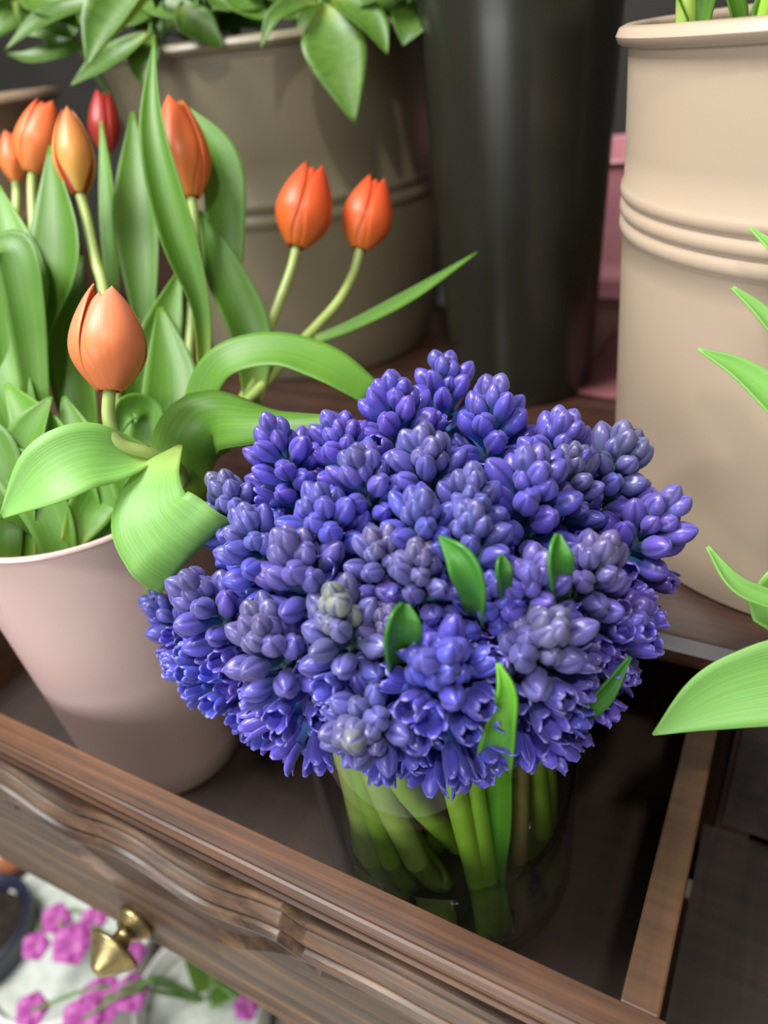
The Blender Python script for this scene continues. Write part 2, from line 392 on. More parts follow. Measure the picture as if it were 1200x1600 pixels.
# front board: moulded profile swept along x
prof = [(IY, -0.060), (IY, RZ - 0.0006), (IY - 0.0006, RZ), (0.1632, RZ), (0.1612, RZ - 0.0012), (0.1607, RZ - 0.0028), (0.1590, RZ - 0.0034), (0.1571, RZ - 0.0058), (0.1569, RZ - 0.0085), (0.1582, RZ - 0.0108),
        (0.1612, RZ - 0.0122), (0.1612, RZ - 0.0136), (0.1578, RZ - 0.0142), (0.1564, RZ - 0.0160), (0.1570, RZ - 0.0182), (0.1604, RZ - 0.0192), (0.1640, RZ - 0.0215),
        (0.1668, RZ - 0.0260), (0.1678, RZ - 0.0330), (0.1678, 0.06), (0.1665, 0.0), (0.1665, -0.04), (0.1665, -0.060)]
mb = MB()
xs = [DX0 + (DX1 - DX0)*i/60 for i in range(61)]
rows = [[(x, y, z) for x in xs] for y, z in prof]; rows.append(rows[0])
mb.grid(rows)
n = len(prof); L = len(xs)
mb.f.append(tuple(i*L for i in range(n))); mb.f.append(tuple(i*L + L - 1 for i in reversed(range(n))))
drawer = at_world(mb.build('drawer', M['walnut'], dresser, sharp=0.5))
drawer['label'] = 'carved brown drawer pulled out, holding the glass vase'
XC = -0.328                                # the front is symmetric about the knob
def zc(x):                                 # serpentine line of the carved moulding: a cusp on either side of the knob
    u = abs(x - XC)
    if u < 0.128: return 0.0775 + 0.0065*math.cos(u/0.128*2*PI) + 0.002*(u/0.128)
    if u < 0.142: return 0.0860 - 0.0115*(u - 0.128)/0.014
    return 0.0745 + 0.0035*math.sin(min(1, (u - 0.142)/0.07)*PI*0.5) + 0.004*math.sin((u - 0.142)*22)
def yc_(x):
    u = abs(x - XC)
    if u < 0.128: return -0.0015
    if u < 0.142: return -0.0015 + 0.002*(u - 0.128)/0.014
    return 0.0005 - 0.002*min(1, (u - 0.142)/0.08)
cs = [(0.1690, 0.0215), (0.1585, 0.0212), (0.1566, 0.0198), (0.1562, 0.0178), (0.1584, 0.0160), (0.1588, 0.0150), (0.1556, 0.0143), (0.1526, 0.0118), (0.1510, 0.0086), (0.1516, 0.0064),
      (0.1536, 0.0052), (0.1532, 0.0044), (0.1490, 0.0036), (0.1468, 0.0010), (0.1474, -0.0024), (0.1520, -0.0048), (0.1600, -0.0070), (0.1690, -0.0080)]
xs2 = sorted(set([DX0 + 0.012 + (DX1 - DX0 - 0.024)*i/150 for i in range(151)] + [XC + s*k for s in (-1, 1) for k in (0.1279, 0.1281, 0.1419, 0.1421)]))
mb = MB(); rows = [[(x, y + yc_(x), zc(x) + z) for y, z in cs] for x in xs2]
mb.grid(rows)
mb.f.append(tuple(range(len(cs)))); mb.f.append(tuple(reversed(range((len(xs2)-1)*len(cs), len(xs2)*len(cs)))))
mb.build('carved_moulding', M['worn'], drawer, sharp=0.55)
# lower apron of the front: bulging board with a shallow scalloped bottom edge
def zb(x):
    u = (x - XC)/0.33
    return -0.078 + 0.014*math.exp(-(u/0.32)**2) - 0.006*math.cos(u*PI*3)*abs(u)
mb = MB(); rows = []
for x in xs2:
    u = abs(x - XC)/0.33; lo = zb(x); hi = zc(x) - 0.011
    top = hi - 0.018 - 0.055*math.exp(-((abs(x - XC) - 0.0)/0.10)**2)   # the plain hollow around the knob
    rows.append([(x, 0.1660, hi), (x, 0.1625, top + 0.006), (x, 0.1565, top), (x, 0.1540, top*0.6 + lo*0.4), (x, 0.1555, lo + 0.012), (x, 0.1535, lo + 0.008), (x, 0.1545, lo + 0.002), (x, 0.1590, lo), (x, 0.1700, lo), (x, 0.1700, hi)])
mb.grid(rows); k = len(rows[0])
mb.f.append(tuple(range(k))); mb.f.append(tuple(reversed(range((len(rows)-1)*k, len(rows)*k))))
mb.build('apron', M['worn'], drawer, sharp=0.7)
def drpart(name, a, b, mat):
    mb = MB(); mb.box(a, b); o = mb.build(name, M[mat], drawer, smooth=False)
    bv = o.modifiers.new('bevel', 'BEVEL'); bv.width = 0.0012; bv.segments = 2
    return o
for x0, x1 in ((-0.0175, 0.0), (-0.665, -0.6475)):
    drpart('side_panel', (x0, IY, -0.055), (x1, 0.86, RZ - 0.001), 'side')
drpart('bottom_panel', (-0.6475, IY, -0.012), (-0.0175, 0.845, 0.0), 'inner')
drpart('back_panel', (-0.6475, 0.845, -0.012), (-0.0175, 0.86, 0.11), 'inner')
# brass knob
kx, kz = -0.366, -0.036
prof = [(0.0, 0.0), (0.0125, 0.0), (0.0132, 0.002), (0.0128, 0.0045), (0.0105, 0.006), (0.0102, 0.0075), (0.0088, 0.009), (0.0062, 0.011), (0.0060, 0.014), (0.0072, 0.0165),
        (0.0120, 0.018), (0.0172, 0.0192), (0.0185, 0.0207), (0.0178, 0.0222), (0.0150, 0.0240), (0.0140, 0.0252), (0.0105, 0.0290), (0.0070, 0.0325), (0.0058, 0.0340), (0.0045, 0.0352), (0.0, 0.0358)]
prof = [(r*1.22, h*1.22) for r, h in prof]
mb = MB(); seg = 32
mb.grid([[(kx + r*math.cos(2*PI*j/seg), 0.1545 - h*1.0, kz + r*math.sin(2*PI*j/seg)) for j in range(seg)] for r, h in reversed(prof)], True)
kn = mb.build('knob', M['brass'], drawer); kn['label'] = 'antique brass knob'

# ------------------------------------------------------------------ buckets
def bucket(name, label, c, z0, rb, rt, zt, mat, bands=(), rim=0.005, wall=0.0025, foot=0.004, cat='bucket', group=None, seg=72):
    t = thing(name, label, cat, (c[0], c[1], z0), group)
    h = zt - z0
    R = lambda z: rb + (rt - rb)*(z/h)
    out = [(0.0, 0.0), (R(0) - foot, 0.0), (R(0) - 0.0015, 0.0015), (R(0), 0.004)]
    pts = []
    for bz, bw, bd in bands:
        pts += [(bz - bw, 0), (bz - bw*0.6, bd*0.7), (bz, bd), (bz + bw*0.6, bd*0.7), (bz + bw, 0)]
    steps = sorted([(h*i/10, 0) for i in range(1, 10) if all(abs(h*i/10 - bz) > bw*1.3 for bz, bw, bd in bands)] + pts)
    for z, d in steps:
        if 0.006 < z < h - 0.01: out.append((R(z) + d, z))
    out.append((R(h) , h - 2*rim))
    inn = [(R(h) - wall, h - rim), (R(h*0.5) - wall, h*0.5), (R(0) - wall - 0.002, 0.006), (0.0, 0.005)]
    mb = MB(); mb.lathe(out + [(R(h) + 0.0005, h - rim)] + inn, seg)
    mb.build('body', mat, t, sharp=0.9)
    mb = MB(); rows = []
    for i in range(9):
        a = 2*PI*i/8
        rows.append([((R(h) + rim*0.35 + rim*math.cos(a))*math.cos(2*PI*j/seg), (R(h) + rim*0.35 + rim*math.cos(a))*math.sin(2*PI*j/seg), h - rim + rim*math.sin(a)) for j in range(seg)])
    mb.grid(rows, True); mb.build('rolled_rim', mat, t)
    return t
bucket('flower_bucket', 'large beige enamel bucket with three raised ribs beside the hyacinths', (0.035, 0.560), TOP_Z, 0.1485, 0.1580, 0.503, M['beige'],
       [(0.2390, 0.0052, 0.0022), (0.2285, 0.0050, 0.0022), (0.2180, 0.0052, 0.0022)], 0.0055)
bucket('flower_bucket', 'taupe enamel bucket full of leafy foliage behind the two red-orange tulips', (-0.567, 0.804), TOP_Z, 0.1438, 0.1923, 0.525, M['olive'],
       [(0.202, 0.007, 0.0025), (0.186, 0.007, 0.0025)], 0.006)
bucket('flower_bucket', 'brown enamel bucket mostly hidden behind the tulips', (-0.945, 0.62), TOP_Z, 0.10, 0.14, 0.50, M['brownpot'], [(0.2, 0.008, 0.003)], 0.006)
bucket('tall_vase', 'glossy black-green tall vase tapering down between the two big buckets', (-0.262, 0.738), TOP_Z, 0.075, 0.089, 0.545, M['black'], [], 0.003, cat='vase')
bucket('pink_pot', 'dusty pink pot glimpsed behind the beige bucket', (-0.235, 1.10), TOP_Z, 0.085, 0.10, 0.355, M['pinkglaze'], [(0.03, 0.012, 0.004)], 0.004, cat='pot')
bucket('pale_vase', 'narrow pale grey vase glimpsed between taupe bucket and black-green vase', (-0.447, 0.975), TOP_Z, 0.030, 0.034, 0.36, M['whitepot'], [], 0.002, cat='vase')
tb = bucket('tulip_bucket', 'pale pink tapered bucket of tulips standing in the drawer', (-0.434, 0.2825), 0.0, 0.068, 0.0885, 0.2705, M['pinkpot'], [], 0.0022)
# folded mauve cloth under the pots
mb = MB(); rows = []
for i in range(13):
    r = []
    for j in range(25):
        x = -0.20 + 0.22*j/24; y = 0.712 + 0.28*i/12
        r.append((x, y, TOP_Z + 0.004 + 0.0018*math.sin(x*60 + y*20) + 0.0012*math.sin(y*70)))
    rows.append(r)
mb.grid(rows); cl = mb.build('cloth', M['mauve'])
sm = cl.modifiers.new('thick', 'SOLIDIFY'); sm.thickness = 0.002; sm.offset = -1
tag(cl, 'mauve cloth lying flat on the dresser behind the beige bucket', 'cloth')

# ------------------------------------------------------------------ glass vase with water
VC = Vector((-0.158, 0.286, 0.0)); VR = 0.087; VH = 0.2
vase = thing('glass_vase', 'clear round glass vase holding the blue hyacinths in water', 'vase', (VC.x, VC.y, 0.0005))
mb = MB()
outp = [(0.0, 0.0), (VR - 0.016, 0.0), (VR - 0.006, 0.002), (VR - 0.001, 0.008), (VR, 0.016), (VR, VH - 0.003), (VR - 0.0008, VH - 0.0006), (VR - 0.0018, VH), (VR - 0.0028, VH - 0.0006), (VR - 0.0035, VH - 0.003)]
inp = [(VR - 0.0035, 0.018), (VR - 0.006, 0.011), (VR - 0.012, 0.007), (0.0, 0.007)]
mb.lathe(outp + inp, 96); mb.build('glass_body', M['glass'], vase)
WZ = 0.079
mb = MB(); wr = VR - 0.0037
mb.lathe([(0.0, 0.0075), (wr - 0.010, 0.0075), (wr - 0.003, 0.0115), (wr, 0.018), (wr, WZ + 0.0015), (wr - 0.0015, WZ), (0.0, WZ)], 96)
mb.build('water', M['water'], vase)

# ------------------------------------------------------------------ leaves
def leaf_mesh(mb, pts, widths, normals, cup=0.15, roll=0.0, n=22, m=9, wave=0.0, seed=0, sstart=0.0):
    """a blade swept along pts; widths = full width along it; normals = facing vectors along it; cup bends the two halves up; roll curls one edge"""
    c = catmull(pts, n); nn = [Vector(v).normalized() for v in normals]; rows = []; cols = []
    rnd = random.Random(seed); ph = rnd.uniform(0, 6)
    for i, p in enumerate(c):
        t = i/(n-1)
        tan = (c[min(i+1, n-1)] - c[max(i-1, 0)]).normalized()
        x = t*(len(nn)-1) if len(nn) > 1 else 0
        k = min(int(x), max(0, len(nn)-2))
        nv = nn[k].lerp(nn[min(k+1, len(nn)-1)], x-k) if len(nn) > 1 else nn[0]
        nv = (nv - tan*nv.dot(tan)).normalized(); side = tan.cross(nv).normalized()
        w = smooth_list(widths, t)*0.5
        r = []
        cp = lerp_list(cup, t) if isinstance(cup, (list, tuple)) else cup
        rl = lerp_list(roll, t) if isinstance(roll, (list, tuple)) else roll
        for j in range(m):
            s = -1 + 2*j/(m-1)
            # arc cross-section: angle grows with |s|
            ang = cp*abs(s)
            dx, dz = s*math.cos(ang), abs(s)*math.sin(ang)
            if rl and s*rl > 0:
                q = abs(s)*abs(rl); dx = math.copysign(math.sin(q)/abs(rl), s); dz = (1 - math.cos(q))/abs(rl)
            r.append(p + side*(dx*w) + nv*(dz*w) + nv*(wave*w*math.sin(t*11 + ph + s*2)*abs(s)))
            cols.append((t, s*0.5 + 0.5, 0, 1))
        rows.append(r)
    mb.grid(rows, False, cols)
def leaf(parent, pts, widths, normals, mat, name='leaf', thick=0.0007, **kw):
    mb = MB(); leaf_mesh(mb, pts, widths, normals, **kw)
    o = mb.build(name, M[mat], parent)
    if parent: at_world(o)
    s = o.modifiers.new('thick', 'SOLIDIFY'); s.thickness = thick; s.offset = 0
    return o
def stem(parent, pts, rads, mat, n=24, seg=10, name='stem'):
    c = catmull(pts, n)
    rr = [lerp_list(rads, i/(n-1)) for i in range(n)] if isinstance(rads, (list, tuple)) else rads
    mb = MB(); mb.tube(c, rr, seg); o = mb.build(name, M[mat], parent)
    return at_world(o)
TOCAM = -FWD
RIGHT = ROT @ Vector((1, 0, 0)); CUP = ROT @ Vector((0, -1, 0))

# ------------------------------------------------------------------ hyacinth floret meshes
def bud_mesh(name, L, R, tip=0.0, lobes=3):
    prof = [(0.0, 0.30), (0.10, 0.42), (0.22, 0.47), (0.34, 0.56), (0.45, 0.78), (0.56, 0.94), (0.67, 1.0), (0.78, 0.92), (0.87, 0.73), (0.94, 0.46), (0.98, 0.24), (1.0, 0.07)]
    seg = 18; mb = MB(); rows = []; cols = []
    for z, r in prof:
        row = []
        for j in range(seg):
            a = 2*PI*j/seg
            sm = abs(math.cos(a*lobes/2))           # 1 in the middle of a tepal, 0 on its seam
            k = 1 - 0.20*(1 - sm)**3*min(1, z*1.6) + 0.05*math.cos(a*2 + 0.5)
            row.append((R*r*k*math.cos(a), R*r*k*math.sin(a), L*z))
            cols.append((z, 0.9*max(0, 1 - sm*2.6)*min(1, z*1.5), 0.0, 1))
        rows.append(row)
    mb.grid(rows, True, cols)
    mb.f.append(tuple((len(prof)-1)*seg + j for j in range(seg)))
    return mb.mesh(name, M['floret'])
def open_mesh(name, L, R, flare, seed=0, tube=0.55):
    """bell of six tepals on a tube, tips bent outwards by flare"""
    rnd = random.Random(seed); mb = MB(); seg = 12; rows = []; cols = []
    for z, r in [(0, 0.32), (0.14, 0.45), (0.28, 0.50), (0.42, 0.62), (0.54, 0.80), (0.64, 0.86)]:
        rows.append([(R*r*(1 + 0.06*math.cos(6*2*PI*j/seg))*math.cos(2*PI*j/seg), R*r*(1 + 0.06*math.cos(6*2*PI*j/seg))*math.sin(2*PI*j/seg), L*z) for j in range(seg)])
        cols += [(z, 0, 0, 1)]*seg
    mb.grid(rows, True, cols)
    mb.f.append(tuple(5*seg + j for j in range(seg)))
    for k in range(6):
        a = 2*PI*k/6 + rnd.uniform(-0.1, 0.1); inner = k % 2
        fl = flare*rnd.uniform(0.7, 1.3); ca, sa = math.cos(a), math.sin(a)
        rows = []; cols = []; z0 = tube; ln = rnd.uniform(0.92, 1.05)
        for i in range(7):
            t = i/6; zz = L*(z0 + (1 - z0)*ln*t - 0.10*fl*t*t*t)
            rad = R*(0.72 + 0.30*math.sin(min(1, t*1.3)*PI*0.5) - 0.32*max(0, 1 - fl*1.5)*t*t - 0.10*inner) + R*fl*1.0*t**2.4
            w = R*0.54*(0.80 + 0.42*math.sin(t*PI*0.85))*(1 - t**7*0.62)
            th = R*0.17*(1 - t*0.55)
            row = []
            for q in range(6):
                b = 2*PI*q/6 ; x = rad + th*math.cos(b) - 0.28*w*abs(math.sin(b))**2; y = w*math.sin(b)
                row.append((x*ca - y*sa, x*sa + y*ca, zz))
                cols.append((min(1, 0.45 + 0.55*t + 0.1), 0.5*(q == 0)*(t < 0.9), t, 1))
            rows.append(row)
        n0 = len(mb.v); mb.grid(rows, True, cols); mb.f.append(tuple(n0 + 6*6 + q for q in range(6)))
    return mb.mesh(name, M['floret'])
BUDS = [bud_mesh('bud', 0.0258, 0.0056), bud_mesh('bud', 0.0272, 0.0053), bud_mesh('bud', 0.0240, 0.0058)]
SMALL = [bud_mesh('small_bud', 0.0195, 0.0052), bud_mesh('small_bud', 0.0175, 0.0049)]
HALF = [open_mesh('floret', 0.0268, 0.0056, 0.10, 1), open_mesh('floret', 0.0278, 0.0054, 0.25, 2), open_mesh('floret', 0.0262, 0.0058, 0.02, 3)]
OPEN = [open_mesh('floret', 0.0300, 0.0058, 0.42, 4, 0.5), open_mesh('floret', 0.0290, 0.0060, 0.62, 5, 0.5), open_mesh('floret', 0.0310, 0.0057, 0.28, 6, 0.5)]

DC = Vector((-0.182, 0.335, 0.235)); DA, DB = 0.163, 0.128     # dome on which the tips of the spikes lie
def dome(px, py, grow=1.0):
    d = RAY(px, py); o = CAM - DC; a_, b2 = DA*grow, DB*grow
    dd = Vector((d.x/a_, d.y/a_, d.z/b2)); oo = Vector((o.x/a_, o.y/a_, o.z/b2))
    A = dd.dot(dd); B = oo.dot(dd); Cc = oo.dot(oo) - 1
    disc = B*B - A*Cc
    t = (-B - math.sqrt(disc))/A if disc > 0 else -B/A
    return CAM + d*t
STEMS = {27: ((500, 1205), (575, 1345)), 28: ((560, 1235), (650, 1345)), 32: ((615, 1225), (715, 1320)), 30: ((705, 1210), (752, 1395)), 22: ((830, 1190), (815, 1345)), 31: ((868, 1160), (872, 1290)),
         21: ((880, 1180), (850, 1300)), 18: ((530, 1215), (610, 1345)), 16: ((735, 1190), (765, 1380)), 24: ((510, 1200), (560, 1335)), 26: ((520, 1210), (590, 1320))}
def hyacinth(i, px, py, ripe=0.6, size=1.0, nf=42, openn=0.3, label=None, group=None, grow=1.0, lean=(0, 0, 0), length=0.068, upright=0.55, tipg=0.09, shift=0.0, stem_mat='hstem', foot=None, hue=None, srad=0.0066):
    rnd = random.Random(100 + i); size *= 1.09
    tip = dome(px, py, grow) + RAY(px, py)*shift
    root = Vector((VC.x - 0.004, VC.y + 0.012, 0.085))
    ax = ((tip - root).normalized() + UP*upright + Vector(lean)).normalized()
    Hh = length*size
    basep = tip - ax*(Hh + 0.010*size)
    t = thing('hyacinth', label, 'hyacinth', (0, 0, 0), group)
    # stalk into the water
    rd = Vector((basep.x - VC.x, basep.y - VC.y, 0)); rr = min(rd.length*0.62, 0.066)
    rdn = rd.normalized() if rd.length > 1e-6 else Vector((1, 0, 0))
    rim = VC + rdn*rr + Vector((0, 0, VH + 0.004))
    if foot is None:
        a = math.atan2(rdn.y, rdn.x) + rnd.uniform(1.6, 3.2); fr = 0.018 + 0.042*rnd.random()
        foot = VC + Vector((math.cos(a)*fr, math.sin(a)*fr, 0.012))
    else: foot = Vector(foot)
    if basep.z < VH + 0.02: rim = rim.lerp(VC + Vector((0, 0, VH + 0.012)), 0.15)
    t.location = foot
    mid = rim.lerp(foot, 0.55) + rdn*0.006
    if i in STEMS:
        (ax_, ay_), (bx_, by_) = STEMS[i]
        def inside(v, m):
            q = Vector((v.x - VC.x, v.y - VC.y, 0)); k = min(1.0, m/q.length)
            return Vector((VC.x + q.x*k, VC.y + q.y*k, v.z))
        rim = inside(ONZ(ax_, ay_, 0.18), 0.073); mid = inside(ONZ(bx_, by_, WZ), 0.072)
        foot = inside(mid + (mid - rim)*0.6, 0.066); foot.z = 0.014; t.location = foot
    stem(t, [foot, mid, rim, basep, basep + ax*0.004], [srad*1.12, srad, srad*0.95, srad*0.85, srad*0.7], stem_mat)
    # flower axis
    mb = MB(); mb.tube(catmull([basep - ax*0.004, basep + ax*Hh*0.5, basep + ax*Hh], 8), [0.0048*size, 0.0046*size, 0.0042*size, 0.0040*size, 0.0034*size, 0.003*size, 0.0024*size, 0.0014*size], 8)
    at_world(mb.build('flower_axis', M['rachis'], t))
    u = ax.orthogonal().normalized(); w = ax.cross(u)
    a0 = rnd.uniform(0, 6.28)
    hv = hue if hue is not None else rnd.uniform(0.2, 0.75)
    for k in range(nf):
        q = (k + 0.5)/nf
        h = Hh*(0.02 + 0.98*q**0.92)
        ang = a0 + k*2.39996 + rnd.uniform(-0.12, 0.12)
        out = u*math.cos(ang) + w*math.sin(ang)
        el = math.radians(10 + 40*q + 34*q**3 + rnd.uniform(-10, 10))
        d = (out*math.cos(el) + ax*math.sin(el)).normalized()
        mat_ = min(1, max(tipg, ripe + 0.10 + 0.80*(0.72 - q*1.28) + rnd.uniform(-0.07, 0.07)))
        sc = size*(1.08 - 0.16*q + rnd.uniform(-0.05, 0.05))
        if q < openn*0.5: me = rnd.choice(OPEN)
        elif q < openn + 0.12: me = rnd.choice(HALF)
        elif q < 0.80: me = rnd.choice(BUDS)
        else: me = rnd.choice(SMALL)
        if q < openn*0.5:      # gravity pulls the lowest open bells down
            d = (d + Vector((0, 0, -0.25))).normalized()
        o = bpy.data.objects.new('floret' if q < openn + 0.12 else 'bud', me)
        COL.objects.link(o); o.parent = t
        p = basep + ax*h + out*0.0035*size*(1 - 0.6*q)
        zq = d.to_track_quat('Z', 'Y').to_matrix().to_4x4()
        o.matrix_local = Matrix.Translation(p - t.location) @ zq @ Matrix.Rotation(rnd.uniform(0, 6.28), 4, 'Z') @ Matrix.Scale(sc, 4)
        o.color = (mat_, min(1, max(0, hv + rnd.uniform(-0.2, 0.2))), rnd.uniform(0.80, 1.08), 1)
    t['tip'] = 0.0; del t['tip']
    return t
HY = [
 dict(px=692, py=562, ripe=0.85, size=0.95, openn=0.3, label='blue hyacinth farthest back in the bunch, by the black-green vase', shift=0.02),
 dict(px=612, py=592, ripe=0.95, size=1.0, openn=0.4, label='rounded blue hyacinth beside the tip of the upper arching tulip leaf', shift=0.005),
 dict(px=772, py=604, ripe=0.75, size=1.0, openn=0.3, label='blue hyacinth with grey-green tip below the base of the black-green vase', shift=0.01),
 dict(px=884, py=650, ripe=0.75, size=0.95, openn=0.35, label='violet hyacinth at the back of the bunch, left of the beige bucket', shift=0.0),
 dict(px=985, py=678, ripe=0.40, size=1.05, openn=0.3, label='hyacinth with dull grey-green tip nearest the beige bucket', lean=(0.15, 0, 0)),
 dict(px=528, py=655, ripe=0.9, size=0.9, openn=0.4, label='violet hyacinth mostly hidden under the two arching tulip leaves', shift=0.02),
 dict(px=425, py=662, ripe=0.85, size=1.0, openn=0.35, label='blue hyacinth with long buds just under the lower arching tulip leaf'),
 dict(px=562, py=706, ripe=0.66, size=0.95, openn=0.25, label='hyacinth with one green-yellow tip bud just below the lower arching leaf'),
 dict(px=662, py=680, ripe=0.55, size=1.0, openn=0.15, label='hyacinth of closed mauve-grey buds in the back half of the bunch'),
 dict(px=738, py=745, ripe=0.58, size=0.85, openn=0.15, label='small hyacinth of mauve buds left of the large spreading violet one'),
 dict(px=838, py=716, ripe=0.74, size=1.12, openn=0.3, label='large violet hyacinth with spreading long buds above the short leaf tip', hue=0.6),
 dict(px=902, py=702, ripe=0.36, size=0.85, openn=0.1, label='small hyacinth with brownish-grey closed top behind the large violet one', shift=0.01),
 dict(px=1048, py=782, ripe=0.72, size=1.08, openn=0.42, label='dark violet hyacinth leaning out toward the beige bucket', hue=0.7, lean=(0.25, 0, -0.1)),
 dict(px=340, py=752, ripe=0.45, size=0.95, openn=0.1, label='dull mauve-grey hyacinth behind the curled pale tulip leaf', shift=0.01),
 dict(px=492, py=770, ripe=0.82, size=1.0, openn=0.4, label='blue hyacinth of half-open florets above the big grey-violet one with the yellow-green bud'),
 dict(px=655, py=776, ripe=0.70, size=0.95, openn=0.3, label='blue-violet hyacinth above the small dusky one of dark closed buds'),
 dict(px=735, py=800, ripe=0.60, size=0.98, openn=0.3, label='blue-violet hyacinth right beside the upper end of the upright leaf in the bunch'),
 dict(px=375, py=808, ripe=0.62, size=0.98, openn=0.35, label='blue hyacinth right beside the curled end of the pale tulip leaf'),
 dict(px=448, py=838, ripe=0.52, size=1.12, openn=0.28, label='big hyacinth of grey-violet buds with one yellow-green bud near its top', hue=0.65),
 dict(px=592, py=838, ripe=0.42, size=0.85, openn=0.1, label='small dusky hyacinth of dark closed buds in the middle of the bunch', shift=0.006),
 dict(px=652, py=862, ripe=0.40, size=0.88, openn=0.15, label='pale-tipped hyacinth left of the upright green leaf in the bunch', tipg=0.045),
 dict(px=943, py=852, ripe=0.42, size=1.0, openn=0.25, label='hyacinth with grey closed top between the short leaf tip and the leaning violet one'),
 dict(px=838, py=880, ripe=0.70, size=0.95, openn=0.4, label='blue hyacinth below the short leaf tip, left of the grey-topped one', stem_mat='hstem_brown', srad=0.005),
 dict(px=775, py=905, ripe=0.80, size=0.85, openn=0.35, label='small violet hyacinth squeezed beside the open light blue one leaning forward', shift=0.008),
 dict(px=290, py=908, ripe=0.55, size=1.05, openn=0.4, label='hyacinth leaning out over the pink bucket below the curled pale leaf', hue=0.6, lean=(-0.12, 0, -0.05)),
 dict(px=236, py=940, ripe=0.72, size=0.9, openn=0.55, label='hyacinth at the outer edge over the pink bucket, its bells opening', lean=(-0.25, 0, -0.15), shift=0.012),
 dict(px=290, py=1040, ripe=0.95, size=1.02, openn=0.85, label='hyacinth with bright blue opening bells spreading toward the pink bucket', upright=0.1, lean=(-0.28, -0.12, -0.15), hue=0.15, shift=0.01),
 dict(px=392, py=968, ripe=0.42, size=1.05, openn=0.3, label='hyacinth of grey-lilac buds above the bright blue opening bells', stem_mat='hstem_pale', srad=0.0078, hue=0.5),
 dict(px=520, py=936, ripe=0.28, size=1.02, openn=0.3, label='hyacinth with a pale green-grey tip next to the grey-lilac one', tipg=0.03, stem_mat='hstem_pale', srad=0.0078),
 dict(px=600, py=955, ripe=0.35, size=0.75, openn=0.1, label='small grey hyacinth tip half hidden behind the round leaf tip', shift=0.012),
 dict(px=686, py=1020, ripe=0.95, size=1.12, openn=0.62, nf=46, label='open light blue hyacinth leaning forward with bells drooping over the rim', hue=0.35, upright=0.1, shift=-0.006),
 dict(px=862, py=972, ripe=0.40, size=1.15, openn=0.55, nf=50, label='big hyacinth with green-grey buds on top and open bells hanging at the right', tipg=0.03, hue=0.45, grow=1.03, upright=0.15),
 dict(px=548, py=1150, ripe=0.42, size=1.02, openn=0.35, nf=44, label='hyacinth with smooth grey-lilac tip bending over the front of the glass rim', tipg=0.03, hue=0.3, grow=1.06, lean=(0, -0.18, -0.25), length=0.062, upright=0.0),
 dict(px=1000, py=950, ripe=0.90, size=1.0, openn=0.75, label='dark violet hyacinth with open bells low beside the empty drawer corner', hue=0.75, lean=(0.18, 0, -0.25), shift=0.015),
]
FEET = {}
hyas = [hyacinth(i, **d) for i, d in enumerate(HY)]
# leaves that belong to the hyacinths
def hleaf(i, pts, w, mat='hleaf', normals=None, **kw):
    leaf(hyas[i], [P(*p) for p in pts], w, normals or [TOCAM + RIGHT*0.3], mat, thick=0.0016, **kw)
def DD(px, py, off=0.0):
    return (px, py, (dome(px, py) - CAM).dot(FWD) + off)
hleaf(20, [DD(746, 965, .02), DD(740, 918, -.004), DD(722, 876, -.012), DD(686, 838, -.010)], [.012, .0155, .014, .001], cup=0.45, normals=[TOCAM - RIGHT*0.7, TOCAM - RIGHT*0.5])
hleaf(10, [DD(872, 940, .02), DD(871, 895, -.002), DD(871, 865, -.010), DD(872, 835, -.010)], [.012, .0140, .0125, .003], cup=0.5)
hleaf(29, [DD(622, 1040, .02), DD(624, 1000, -.004), DD(628, 970, -.012), DD(633, 943, -.012)], [.015, .0185, .0165, .004], cup=0.5)
hleaf(23, [DD(788, 945, .02), DD(787, 905, -.004), DD(785, 882, -.008), DD(784, 866, -.008)], [.006, .008, .007, .001], cup=0.4)
def in_vase(px, py, z, m=0.071):
    v = ONZ(px, py, z); q = Vector((v.x - VC.x, v.y - VC.y, 0)); k = min(1.0, m/q.length)
    return Vector((VC.x + q.x*k, VC.y + q.y*k, z))
leaf(hyas[30], [in_vase(786, 1460, 0.02), in_vase(778, 1400, WZ), in_vase(772, 1290, 0.13), in_vase(771, 1200, 0.178), P(774, 1175, .362), P(784, 1125, .334), P(792, 1080, .322), P(778, 1036, .320)],
     [.019, .022, .024, .024, .021, .016, .010, .001], [TOCAM, TOCAM - RIGHT*0.3], 'sheath', thick=0.0016, cup=0.6, n=34)
hleaf(33, [(880, 1130, .385), (935, 1090, .362), (985, 1026, .352)], [.012, .013, .002], cup=0.5)

